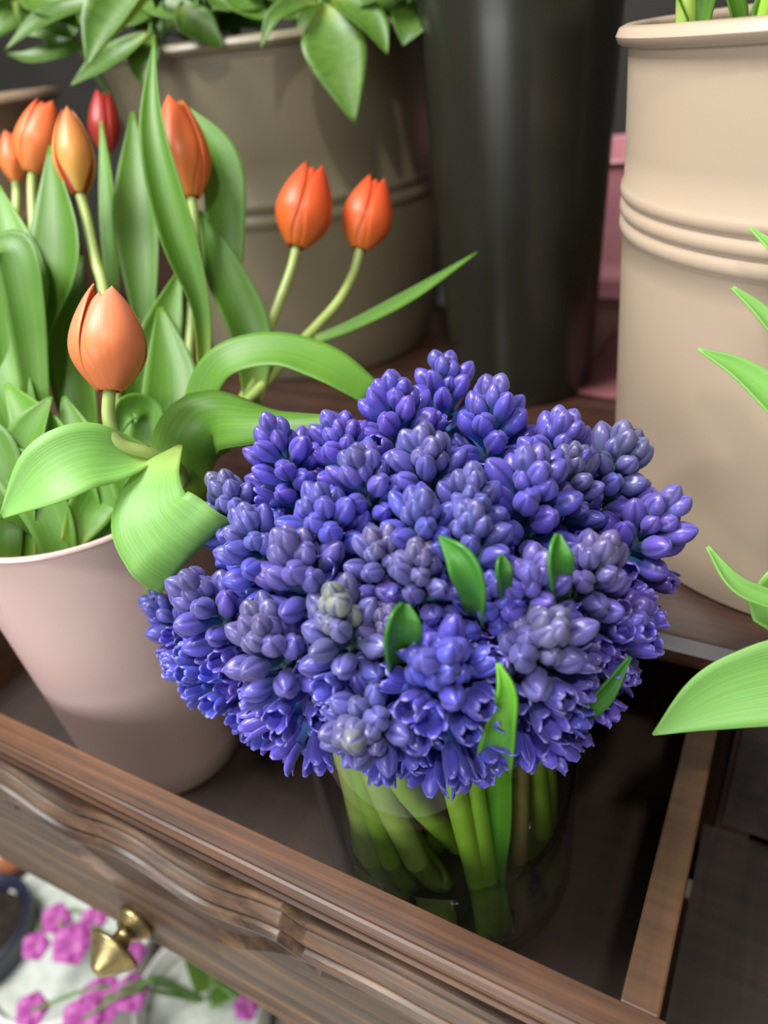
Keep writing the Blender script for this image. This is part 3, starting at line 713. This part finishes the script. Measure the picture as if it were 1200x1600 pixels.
# ------------------------------------------------------------------ tulips
def petal_part(parent, base, ax, u, w, a0, H, R, scale, mat, tipin, width, k, lift=0.0):
    n, m = 14, 9; rows = []; cols = []
    for i in range(n):
        t = i/(n-1)
        z = H*(t*(1.0 + lift) - 0.02)
        r = R*scale*(0.30 + 0.70*math.sin(min(1, t/0.42)*PI/2)) if t < 0.42 else R*scale*(1 - (1 - tipin)*((t - 0.42)/0.58)**1.7)
        half = width*(0.50 + 0.50*math.sin(min(1, t/0.45)*PI/2))*(1 if t < 0.5 else math.sqrt(max(0.0, 1 - ((t - 0.5)/0.5)**3.4)))
        half = max(half, 0.02)
        row = []
        for j in range(m):
            s = -1 + 2*j/(m-1); a = a0 + s*half
            rr = r*(1 + 0.035*math.exp(-(s*3.5)**2) - 0.03*abs(s)**3)
            zz = z - 0.03*H*abs(s)**2*t
            row.append(base + ax*zz + (u*math.cos(a) + w*math.sin(a))*rr)
            cols.append((t, s*0.5 + 0.5, 0, 1))
        rows.append(row)
    mb = MB(); mb.grid(rows, False, cols)
    o = at_world(mb.build('petal', M[mat], parent))
    sm = o.modifiers.new('thick', 'SOLIDIFY'); sm.thickness = 0.0011; sm.offset = -1
    sb = o.modifiers.new('smooth', 'SUBSURF'); sb.levels = 1; sb.render_levels = 1
    return o
TBC = Vector((-0.434, 0.2825, 0.0))
def tulip(i, label, basepx, toppx, mat, stempx, wid, leaves=(), spin=0.0, tipin=0.45, mat2=None, lift=0.0, group=None, depth_top=None):
    rnd = random.Random(500 + i)
    b = P(*basepx); tp = P(toppx[0], toppx[1], depth_top or basepx[2])
    ax = (tp - b); H = ax.length; ax.normalize()
    fa = rnd.uniform(0, 6.28); foot = TBC + Vector((math.cos(fa)*0.04, math.sin(fa)*0.04, 0.0065))
    t = thing('tulip', label, 'tulip', foot, group)
    u = (RIGHT - ax*RIGHT.dot(ax)).normalized(); w = ax.cross(u)
    R = wid*basepx[2]/F_PX*0.5
    for k in range(3):
        petal_part(t, b, ax, u, w, spin + k*2*PI/3 + PI/3, H*0.95, R, 0.90, mat2 or mat, tipin*0.9, 1.05, k)
    for k in range(3):
        petal_part(t, b, ax, u, w, spin + k*2*PI/3, H, R, 1.0, mat, tipin, 0.98, k, lift if k == 2 else 0)
    pts = [b + ax*0.003] + [P(*q) for q in stempx]
    last = pts[-1]
    zin = Vector((TBC.x + (last.x - TBC.x)*0.35, TBC.y + (last.y - TBC.y)*0.35, 0.13))
    stem(t, [foot, zin] + list(reversed(pts)), [0.0042, 0.0042, 0.0040, 0.0036], 'tstem', n=30)
    for lf in leaves: tleaf(t, **lf)
    return t
def tleaf(t, pts, w, mat='tleaf', nrm=None, **kw):
    kw.setdefault('cup', 0.35); kw.setdefault('n', 26)
    leaf(t, [P(*p) for p in pts], w, nrm or [TOCAM + UP*0.2], mat, thick=0.0009, **kw)
NR = lambda r, u=0.0: TOCAM + RIGHT*r + UP*u
tulip(0, 'peach-orange tulip on a bent stem in front, with two broad pale leaves', (172, 610, .415), (168, 446, .415), 'peach', [(170, 655, .417), (188, 694, .42), (240, 712, .43), (285, 745, .455), (250, 810, .49)], 120, [
    dict(pts=[(236, 713, .43), (190, 716, .418), (130, 718, .405), (70, 748, .398), (4, 806, .40)], w=[.012, .030, .041, .037, .004], mat='tleaf_pale', nrm=[NR(0.1, 0.5), NR(0.0, 0.3), NR(-.2, .2)], cup=[0.5, 0.35, 0.2, 0.35]),
    dict(pts=[(282, 696, .432), (245, 745, .415), (236, 800, .402), (262, 838, .397), (296, 862, .402), (306, 858, .414), (290, 832, .420)], w=[.003, .030, .046, .055, .057, .055, .050], mat='tleaf_pale',
         nrm=[NR(-.3, .3), NR(-.3, .1), NR(-.1), TOCAM + (RIGHT - CUP)*0.35, TOCAM*0.2 + (RIGHT - CUP), (RIGHT - CUP) - TOCAM, -TOCAM], cup=0.10, n=40),
  ], spin=-0.92, tipin=0.34, lift=0.05)
tulip(1, 'upright orange tulip half hidden behind a tall narrow leaf', (299, 308, .545), (268, 150, .545), 'orange2', [(303, 340, .545), (312, 450, .54), (315, 590, .535), (270, 740, .53)], 84, [
    dict(pts=[(318, 580, .525), (312, 480, .52), (278, 370, .51), (243, 210, .51), (241, 56, .52)], w=[.010, .016, .029, .022, .001], nrm=[NR(.5), NR(.2), NR(-.5)], cup=0.6),
    dict(pts=[(352, 480, .57), (352, 370, .57), (342, 250, .575), (280, 160, .58)], w=[.016, .030, .032, .003], mat='tleaf', nrm=[NR(.3)]),
  ], spin=0.4, tipin=0.35)
tulip(2, 'narrow yellow-orange tulip bud leaning beside the orange ones', (124, 303, .545), (104, 165, .545), 'yellow', [(135, 340, .545), (150, 410, .54), (165, 470, .535), (190, 700, .53)], 66, [
    dict(pts=[(222, 640, .57), (226, 510, .57), (214, 340, .58), (207, 175, .60)], w=[.008, .017, .036, .003], nrm=[NR(.1)]),
    dict(pts=[(175, 600, .58), (178, 460, .585), (172, 330, .59), (158, 190, .60)], w=[.006, .014, .018, .002], nrm=[NR(-.4)]),
  ], spin=0.9, tipin=0.25, mat2='redp')
tulip(3, 'orange tulip standing left of the yellow-orange bud', (50, 270, .60), (76, 156, .60), 'orange2', [(50, 310, .60), (58, 450, .58), (70, 700, .55)], 72, [
    dict(pts=[(78, 720, .54), (64, 540, .54), (92, 400, .54), (78, 228, .55)], w=[.010, .016, .046, .002], mat='tleaf', nrm=[NR(-.2)]),
    dict(pts=[(60, 760, .52), (20, 640, .52), (-14, 540, .53), (-30, 420, .54)], w=[.012, .036, .04, .004], nrm=[NR(.3)]),
  ], spin=1.4, tipin=0.4)
tulip(4, 'red-orange tulip with the taller head of the pair before the taupe bucket', (463, 386, .575), (492, 254, .575), 'orange', [(455, 420, .575), (435, 475, .57), (410, 540, .56), (385, 615, .55), (300, 740, .53)], 90, [
    dict(pts=[(395, 640, .55), (392, 530, .55), (352, 430, .555), (312, 330, .565)], w=[.012, .032, .030, .002], mat='tleaf', nrm=[NR(.4), NR(.1)]),
  ], spin=-0.46, tipin=0.30)
tulip(5, 'red-orange tulip with the shorter head of the pair before the taupe bucket', (562, 389, .60), (590, 274, .60), 'orange', [(553, 425, .60), (530, 470, .59), (495, 510, .58), (430, 580, .56), (310, 740, .53)], 80, [
    dict(pts=[(455, 545, .575), (540, 517, .575), (640, 467, .58), (746, 394, .585)], w=[.007, .013, .015, .001], mat='tleaf', nrm=[UP + TOCAM*0.5], cup=0.5),
  ], spin=-0.46, tipin=0.30)
tulip(6, 'pale orange tulip at the far side, behind the other orange tulips', (26, 284, .64), (14, 204, .64), 'orange2', [(26, 320, .64), (20, 480, .60), (40, 720, .55)], 44, [
    dict(pts=[(30, 700, .53), (20, 560, .53), (22, 440, .535), (-6, 290, .55)], w=[.012, .03, .052, .006], mat='tleaf', nrm=[NR(.2)]),
    dict(pts=[(75, 800, .53), (60, 640, .525), (42, 480, .515), (20, 390, .515), (-25, 400, .52)], w=[.010, .018, .028, .030, .006], mat='tleaf', nrm=[NR(.3, .3), NR(0, 1)]),
  ], spin=0.3, tipin=0.4)
tulip(7, 'dark red tulip hidden among leaves behind the yellow-orange bud', (166, 238, .64), (160, 140, .64), 'redp', [(168, 280, .64), (175, 450, .60), (190, 720, .55)], 50, [
    dict(pts=[(150, 760, .54), (128, 640, .545), (112, 520, .555), (128, 400, .57)], w=[.010, .034, .036, .003], nrm=[NR(-.2)]),
    dict(pts=[(200, 770, .53), (215, 650, .54), (250, 530, .55), (282, 420, .56)], w=[.010, .03, .032, .003], nrm=[NR(.3)]),
  ], spin=0.0, tipin=0.4)
tulip(8, 'small tulip bud on a stem whose broad leaves arch over the hyacinths', (300, 470, .60), (306, 400, .60), 'yellow', [(298, 520, .59), (290, 650, .56), (275, 740, .53)], 34, [
    dict(pts=[(290, 700, .50), (312, 625, .485), (350, 566, .475), (430, 548, .470), (510, 572, .465), (582, 618, .465)], w=[.014, .024, .026, .029, .030, .020], mat='tleaf', nrm=[NR(-.6), NR(-.2, .4), UP + TOCAM*0.55, UP + TOCAM*0.5], cup=0.15),
    dict(pts=[(292, 790, .47), (292, 710, .455), (325, 655, .445), (400, 652, .425), (470, 652, .415), (545, 652, .408)], w=[.030, .046, .046, .034, .022, .003], mat='tleaf', nrm=[NR(.6, -.2), NR(.3, .2), UP*1.0 + TOCAM*.25, UP + TOCAM*0.2], cup=[-0.3, -0.4, -0.6]),
    dict(pts=[(190, 800, .50), (225, 700, .495), (232, 650, .49), (200, 640, .485), (180, 680, .48)], w=[.016, .022, .022, .018, .004], mat='tleaf', nrm=[NR(.2), NR(.0, 1), NR(0, -1)]),
  ], spin=0.0, tipin=0.4)
tulip(9, 'thin tulip bud low among the leaves inside the pink bucket', (100, 560, .60), (98, 500, .60), 'yellow', [(100, 600, .60), (110, 720, .56)], 26, [
    dict(pts=[(155, 850, .50), (120, 770, .50), (70, 690, .505), (10, 600, .52)], w=[.014, .036, .042, .004], mat='tleaf', nrm=[NR(-.1)]),
    dict(pts=[(120, 900, .51), (60, 825, .49), (0, 800, .478), (-40, 830, .47)], w=[.010, .014, .014, .008], mat='tleaf', nrm=[NR(0, .8)]),
    dict(pts=[(175, 940, .50), (160, 800, .495), (125, 700, .50), (100, 620, .51)], w=[.014, .030, .030, .003], mat='tleaf', nrm=[NR(.1)]),
    dict(pts=[(50, 940, .495), (35, 790, .49), (45, 690, .495), (80, 620, .50)], w=[.014, .032, .034, .003], mat='tleaf', nrm=[NR(-.3)]),
    dict(pts=[(110, 950, .495), (85, 820, .485), (30, 740, .49), (-30, 700, .50)], w=[.014, .030, .032, .004], mat='tleaf', nrm=[NR(0, .4)]),
    dict(pts=[(10, 950, .495), (-5, 800, .485), (-15, 710, .49), (-40, 640, .50)], w=[.014, .036, .038, .004], mat='tleaf', nrm=[NR(.3)]),
    dict(pts=[(215, 930, .50), (225, 800, .495), (205, 720, .50), (190, 640, .51)], w=[.014, .034, .034, .004], mat='tleaf', nrm=[NR(.3)]),
    dict(pts=[(250, 800, .50), (262, 690, .51), (268, 590, .53), (250, 480, .55)], w=[.014, .036, .038, .004], mat='tleaf', nrm=[NR(.2)]),
    dict(pts=[(110, 850, .485), (140, 800, .49), (160, 760, .50), (150, 700, .51)], w=[.014, .030, .030, .004], mat='tleaf', nrm=[NR(.3)]),
  ], spin=0.0, tipin=0.4)

# ------------------------------------------------------------------ leafy foliage in the taupe bucket and the black vase
def foliage(i, label, top, foot, leaves, group=None, smat='pstem'):
    foot = Vector(foot); t = thing('foliage_stem', label, 'foliage', foot, group)
    tp = P(*top)
    stem(t, [foot, foot.lerp(tp, 0.5), tp], [0.004, 0.0035, 0.002], smat, n=14, seg=8)
    for lf in leaves:
        pts = [P(*q) for q in lf['pts']]
        tq = tp.lerp(foot, (0.04 + 0.16*((len(t.children)*0.37) % 1.0)))
        mid = tq.lerp(pts[0], 0.5) + Vector((0, 0, 0.012))
        stem(t, [tq, mid, pts[0]], 0.0013, smat, n=8, seg=6, name='petiole')
        W = lf['w']*lf['pts'][1][2]/F_PX
        leaf(t, pts, [0.10*W, 0.62*W, 0.98*W, 1.0*W, 0.78*W, 0.42*W, 0.02*W], lf.get('nrm', [TOCAM]), lf.get('mat', 'pleaf'), cup=lf.get('cup', 0.25), n=18, m=9, wave=0.05, seed=i)
    return t
BK = Vector((-0.567, 0.804, TOP_Z + 0.008))
foliage(0, 'foliage stem with a bright folded leaf hanging over the tulips', (215, -40, .66), BK + Vector((-.05, -.08, 0)), [
    dict(pts=[(262, -60, .62), (222, -5, .61), (172, 50, .605), (136, 104, .60)], w=122, mat='pleaf', nrm=[NR(-.5, .3), NR(-.3, .1)], cup=0.55),
    dict(pts=[(150, 2, .66), (110, 18, .66), (60, 38, .655), (8, 78, .65)], w=56, mat='pleaf', nrm=[NR(0, .9)], cup=0.3),
    dict(pts=[(262, -40, .63), (250, -20, .62), (243, 14, .62)], w=34, mat='pleaf', cup=0.2),
    dict(pts=[(235, 50, .66), (190, 85, .66), (150, 110, .655), (110, 134, .65)], w=52, mat='pleaf', nrm=[NR(0, .6)], cup=0.4),
    dict(pts=[(150, 60, .69), (100, 82, .69), (50, 90, .69), (10, 84, .69)], w=40, mat='pleaf', nrm=[NR(0, .7)]),
])
foliage(1, 'foliage stem with a broad veined leaf hanging down before the taupe bucket', (512, -30, .67), BK + Vector((.06, -.1, 0)), [
    dict(pts=[(508, 8, .645), (518, 60, .64), (535, 120, .64), (554, 194, .645)], w=98, mat='pleaf', nrm=[NR(-.1, .3), NR(.1)], cup=0.2),
    dict(pts=[(500, 6, .64), (465, 14, .635), (430, 32, .63), (407, 76, .63)], w=44, mat='pleaf', nrm=[NR(-.2, .6)], cup=0.5),
    dict(pts=[(515, -10, .64), (555, 18, .635), (585, 45, .63), (606, 86, .63)], w=62, mat='pleaf', nrm=[NR(.2, .4)], cup=0.35),
    dict(pts=[(560, -10, .66), (590, 0, .66), (620, 25, .66), (640, 60, .67)], w=44, mat='pleaf', nrm=[NR(.2, .4)], cup=0.35),
])
foliage(2, 'foliage stem with a short blunt leaf over the rim of the taupe bucket', (300, -40, .70), BK + Vector((0.0, -.13, 0)), [
    dict(pts=[(278, 10, .655), (300, 35, .65), (325, 55, .65), (352, 76, .655)], w=62, mat='pleaf', nrm=[NR(0, .5)], cup=0.3),
    dict(pts=[(350, -30, .67), (375, 0, .67), (400, 20, .67), (425, 30, .67)], w=60, mat='pleaf', nrm=[NR(.1, .6)], cup=0.3),
    dict(pts=[(240, 60, .67), (228, 90, .665), (222, 110, .665), (228, 140, .665)], w=48, mat='pleaf', nrm=[NR(.1, .3)], cup=0.3),
    dict(pts=[(330, -20, .68), (350, 10, .675), (400, 12, .675), (455, -4, .68)], w=46, mat='pleaf', nrm=[NR(.1, .9)], cup=0.4),
])
rnd = random.Random(77)
def dark_foliage(i, label, x0, x1, d0, d1, foot, n, mats, y0=-70, y1=45, group=None):
    xs_ = (x0 + x1)/2; lv = []
    for k in range(n):
        bx = rnd.uniform(x0, x1); by = rnd.uniform(y0, y1 - 60); d = rnd.uniform(d0, d1)
        a = rnd.uniform(0.1, 3.0); ln = rnd.uniform(90, 160)
        dx, dy = math.cos(a)*ln, abs(math.sin(a))*ln*0.5
        lv.append(dict(pts=[(bx, by, d), (bx + dx*.33, by + dy*.3, d - .01), (bx + dx*.66, by + dy*.6, d - .015), (bx + dx, min(y1 + 15, by + dy), d - .015)],
                       w=rnd.uniform(50, 85), mat=rnd.choice(mats), nrm=[NR(rnd.uniform(-.6, .6), rnd.uniform(0, 1.2))], cup=0.3))
    for k in range(n//2):        # leaves higher up the stem
        bx = rnd.uniform(x0, x1); by = rnd.uniform(-190, -80); d = rnd.uniform(d0, d1 + 0.05)
        dx, dy = rnd.uniform(-90, 90), rnd.uniform(-60, 50)
        lv.append(dict(pts=[(bx, by, d), (bx + dx*.33, by + dy*.5, d - .005), (bx + dx*.66, by + dy*.8, d - .01), (bx + dx, by + dy, d - .01)], w=rnd.uniform(50, 80), mat=rnd.choice(mats), nrm=[NR(rnd.uniform(-.6, .6), rnd.uniform(.3, 1.4))], cup=0.3))
    return foliage(20 + i, label, (xs_, -90, (d0 + d1)/2 + 0.02), foot, lv, group)
FG = 'foliage stems filling the taupe bucket'; FL = 'green foliage stem packed deep in the taupe bucket'
for i, (x0, x1) in enumerate([(-60, 110), (60, 250), (200, 420), (350, 560), (480, 690)]):
    dark_foliage(i, FL, x0, x1, 0.68, 0.82, BK + Vector((-.10 + .05*i, -0.02, 0)), 22, ['pleaf', 'pleaf', 'pleaf'], y1=75, group=FG)
dark_foliage(7, 'foliage spray hanging at the neck of the black-green vase', 640, 800, 0.645, 0.69, (-0.262, 0.738, TOP_Z + 0.008), 12, ['pleaf', 'pleaf'], y1=70)

# ------------------------------------------------------------------ stems standing in the beige bucket
GB = Vector((0.035, 0.560, TOP_Z + 0.008))
rnd = random.Random(9)
for i, px in enumerate([985, 1012, 1050, 1085, 1120, 1155, 1190]):
    d = 0.46 + 0.02*(i % 3) - 0.004*i
    t = thing('cut_stem', 'green cut stem with a strap leaf rising from the beige bucket', 'stem', GB + Vector((-.08 + .025*i, -0.02 + .02*(i % 2), 0)), 'cut stems standing in the beige bucket')
    lo = GB + Vector((-0.115 + .034*i, -0.062 - 0.008*i + 0.004*(i % 2), 0.285))
    hi = lo + Vector((rnd.uniform(-.06, .05), rnd.uniform(-.02, .01), 0.20))
    stem(t, [t.location, lo, hi], [0.006, 0.0055, 0.005], 'hstem' if i % 2 else 'hstem_pale', n=14)
    for s in (0, 1):
        b0 = lo + Vector((rnd.uniform(-.01, .01), -0.004, -0.01))
        leaf(t, [b0, b0 + Vector((rnd.uniform(-.008, .008), 0, 0.05)), b0 + Vector((rnd.uniform(-.05, .05), -.01, 0.12)), b0 + Vector((rnd.uniform(-.09, .09), -.02, 0.17))], [.010, .016, .016, .002], [NR(rnd.uniform(-.5, .5))], rnd.choice(['tleaf', 'tleaf']), thick=0.0009, cup=0.4, n=14)

# ------------------------------------------------------------------ tulip leaves reaching in from a bucket on the board at the right
RB = (0.165, 0.25)
bucket('small_bucket', 'small beige bucket on the board right of the drawer, holding a leafy tulip', RB, -0.030, 0.050, 0.062, 0.13, M['beige'], [(0.08, 0.006, 0.002)], 0.003)
rt = thing('leafy_tulip', 'tulip plant with pale green leaves reaching past the beige bucket', 'tulip plant', (RB[0], RB[1], -0.024))
hub = Vector((0.15, 0.27, 0.17))
stem(rt, [(RB[0], RB[1], -0.024), hub - Vector((0, 0, .06)), hub, hub + Vector((0.0, 0.02, 0.16))], [0.006, 0.006, 0.005, 0.004], 'tstem')
def rleaf(pts, w, mat, nrm, **kw):
    tleaf_pts = [hub - Vector((0, 0, 0.03))] + [P(*p) for p in pts]
    leaf(rt, tleaf_pts, [0.012] + w, nrm, mat, thick=0.0011, n=30, **kw)
rleaf([(1330, 640, .345), (1235, 430, .35), (1170, 353, .355)], [.016, .012, .001], 'tleaf_pale', [NR(.3)], cup=0.5)
rleaf([(1330, 720, .34), (1225, 545, .345), (1185, 490, .347), (1144, 449, .35)], [.014, .011, .009, .002], 'tleaf_pale', [NR(.3)], cup=0.6)
rleaf([(1350, 790, .345), (1240, 660, .352), (1160, 585, .357), (1090, 545, .36)], [.02, .021, .014, .001], 'tleaf_pale', [NR(-.2, .6)], cup=0.5)
rleaf([(1330, 985, .35), (1220, 945, .355), (1150, 915, .358), (1105, 854, .362)], [.014, .011, .010, .002], 'tleaf_pale', [NR(0, .8)], cup=0.5)
rleaf([(1340, 960, .36), (1270, 945, .365), (1215, 945, .368), (1172, 955, .370)], [.03, .042, .040, .010], 'tleaf_pale', [NR(.2)], cup=0.2)
rleaf([(1340, 1090, .34), (1250, 1065, .345), (1170, 1075, .35), (1100, 1100, .355), (1020, 1148, .36)], [.030, .041, .036, .026, .001], 'tleaf_pale', [NR(.1, .3), NR(-.1, .3)], cup=0.22)

# ------------------------------------------------------------------ things on the floor below the drawer
def floor_pot(name, label, cat, c, rb, rt_, h, mat, seg=40):
    t = thing(name, label, cat, (c[0], c[1], FLOOR_Z + 0.0005))
    mb = MB(); mb.lathe([(0, 0), (rb*0.92, 0), (rb, 0.004), (rb + (rt_ - rb)*0.6, h*0.45), (rt_, h - 0.012), (rt_ + 0.003, h - 0.006), (rt_, h), (rt_ - 0.006, h - 0.003), (rt_ - 0.010, h*0.6), (rb*0.8, 0.02), (0, 0.018)], seg)
    mb.build('pot', mat, t)
    mb = MB(); mb.lathe([(rt_ - 0.012, h - 0.03), (rt_*0.5, h - 0.022), (0.0005, h - 0.02)], seg); mb.build('filling', M['whitepebble'] if cat != 'pot' else M['soil'], t)
    return t
def flower5(parent, c, nrm, r, mat):
    nrm = Vector(nrm).normalized(); u = nrm.orthogonal().normalized(); w = nrm.cross(u); mb = MB()
    for k in range(5):
        a = 2*PI*k/5; d = u*math.cos(a) + w*math.sin(a)
        leaf_mesh(mb, [c, c + d*r*.5 + nrm*r*.12, c + d*r], [r*.2, r*1.0, r*1.15, r*.8, r*.1], [nrm], cup=0.15, n=8, m=5)
    o = at_world(mb.build('flower', M[mat], parent)); s = o.modifiers.new('thick', 'SOLIDIFY'); s.thickness = 0.0012
    return o
def orchid(label, c, rb, rt_, h, mat, flowers, nl=2):
    t = floor_pot('potted_orchid', label, 'potted orchid', c, rb, rt_, h, mat)
    o0 = Vector((c[0], c[1], FLOOR_Z + h - 0.03))
    for k in range(nl):
        a = k*PI/2 + 0.6; d = Vector((math.cos(a), math.sin(a), 0))
        leaf(t, [o0, o0 + d*rt_*.8 + UP*0.06, o0 + d*rt_*1.5 + UP*0.03], [.02, .05, .05, .008], [UP], 'tleaf', thick=0.002)
    for px, py, z, r in flowers:
        p = ONZ(px, py, z)
        stem(t, [o0, o0.lerp(p, .5) + UP*0.05, p], [0.003, 0.0025, 0.002], 'pstem', n=12, seg=6)
        flower5(t, p, (CAM - p).normalized() + UP*0.3, r, 'magenta')
    return t
orchid('magenta-flowered orchid in a wide white bowl below the brass knob', ONZ(112, 1460, -0.52).xy, 0.08, 0.125, 0.12, M['whitepot'],
       [(88, 1436, -.42, .020), (112, 1475, -.42, .026), (56, 1478, -.42, .018), (146, 1438, -.42, .018), (208, 1488, -.42, .017)], 0)
orchid('magenta-flowered orchid in a white pot under the apron of the drawer', ONZ(320, 1560, -0.50).xy, 0.06, 0.085, 0.14, M['whitepot'],
       [(160, 1562, -.42, .028), (205, 1552, -.42, .022), (130, 1592, -.42, .026), (50, 1578, -.42, .02), (385, 1572, -.42, .016)])
t = floor_pot('navy_pot', 'dark navy pot on the floor beside the white bowl', 'pot', ONZ(-30, 1460, -0.5).xy, 0.06, 0.075, 0.15, M['navypot'])
t = floor_pot('terracotta_pot', 'small terracotta pot on the floor behind the navy pot', 'pot', ONZ(28, 1382, -0.55).xy, 0.035, 0.05, 0.09, M['terracotta'])
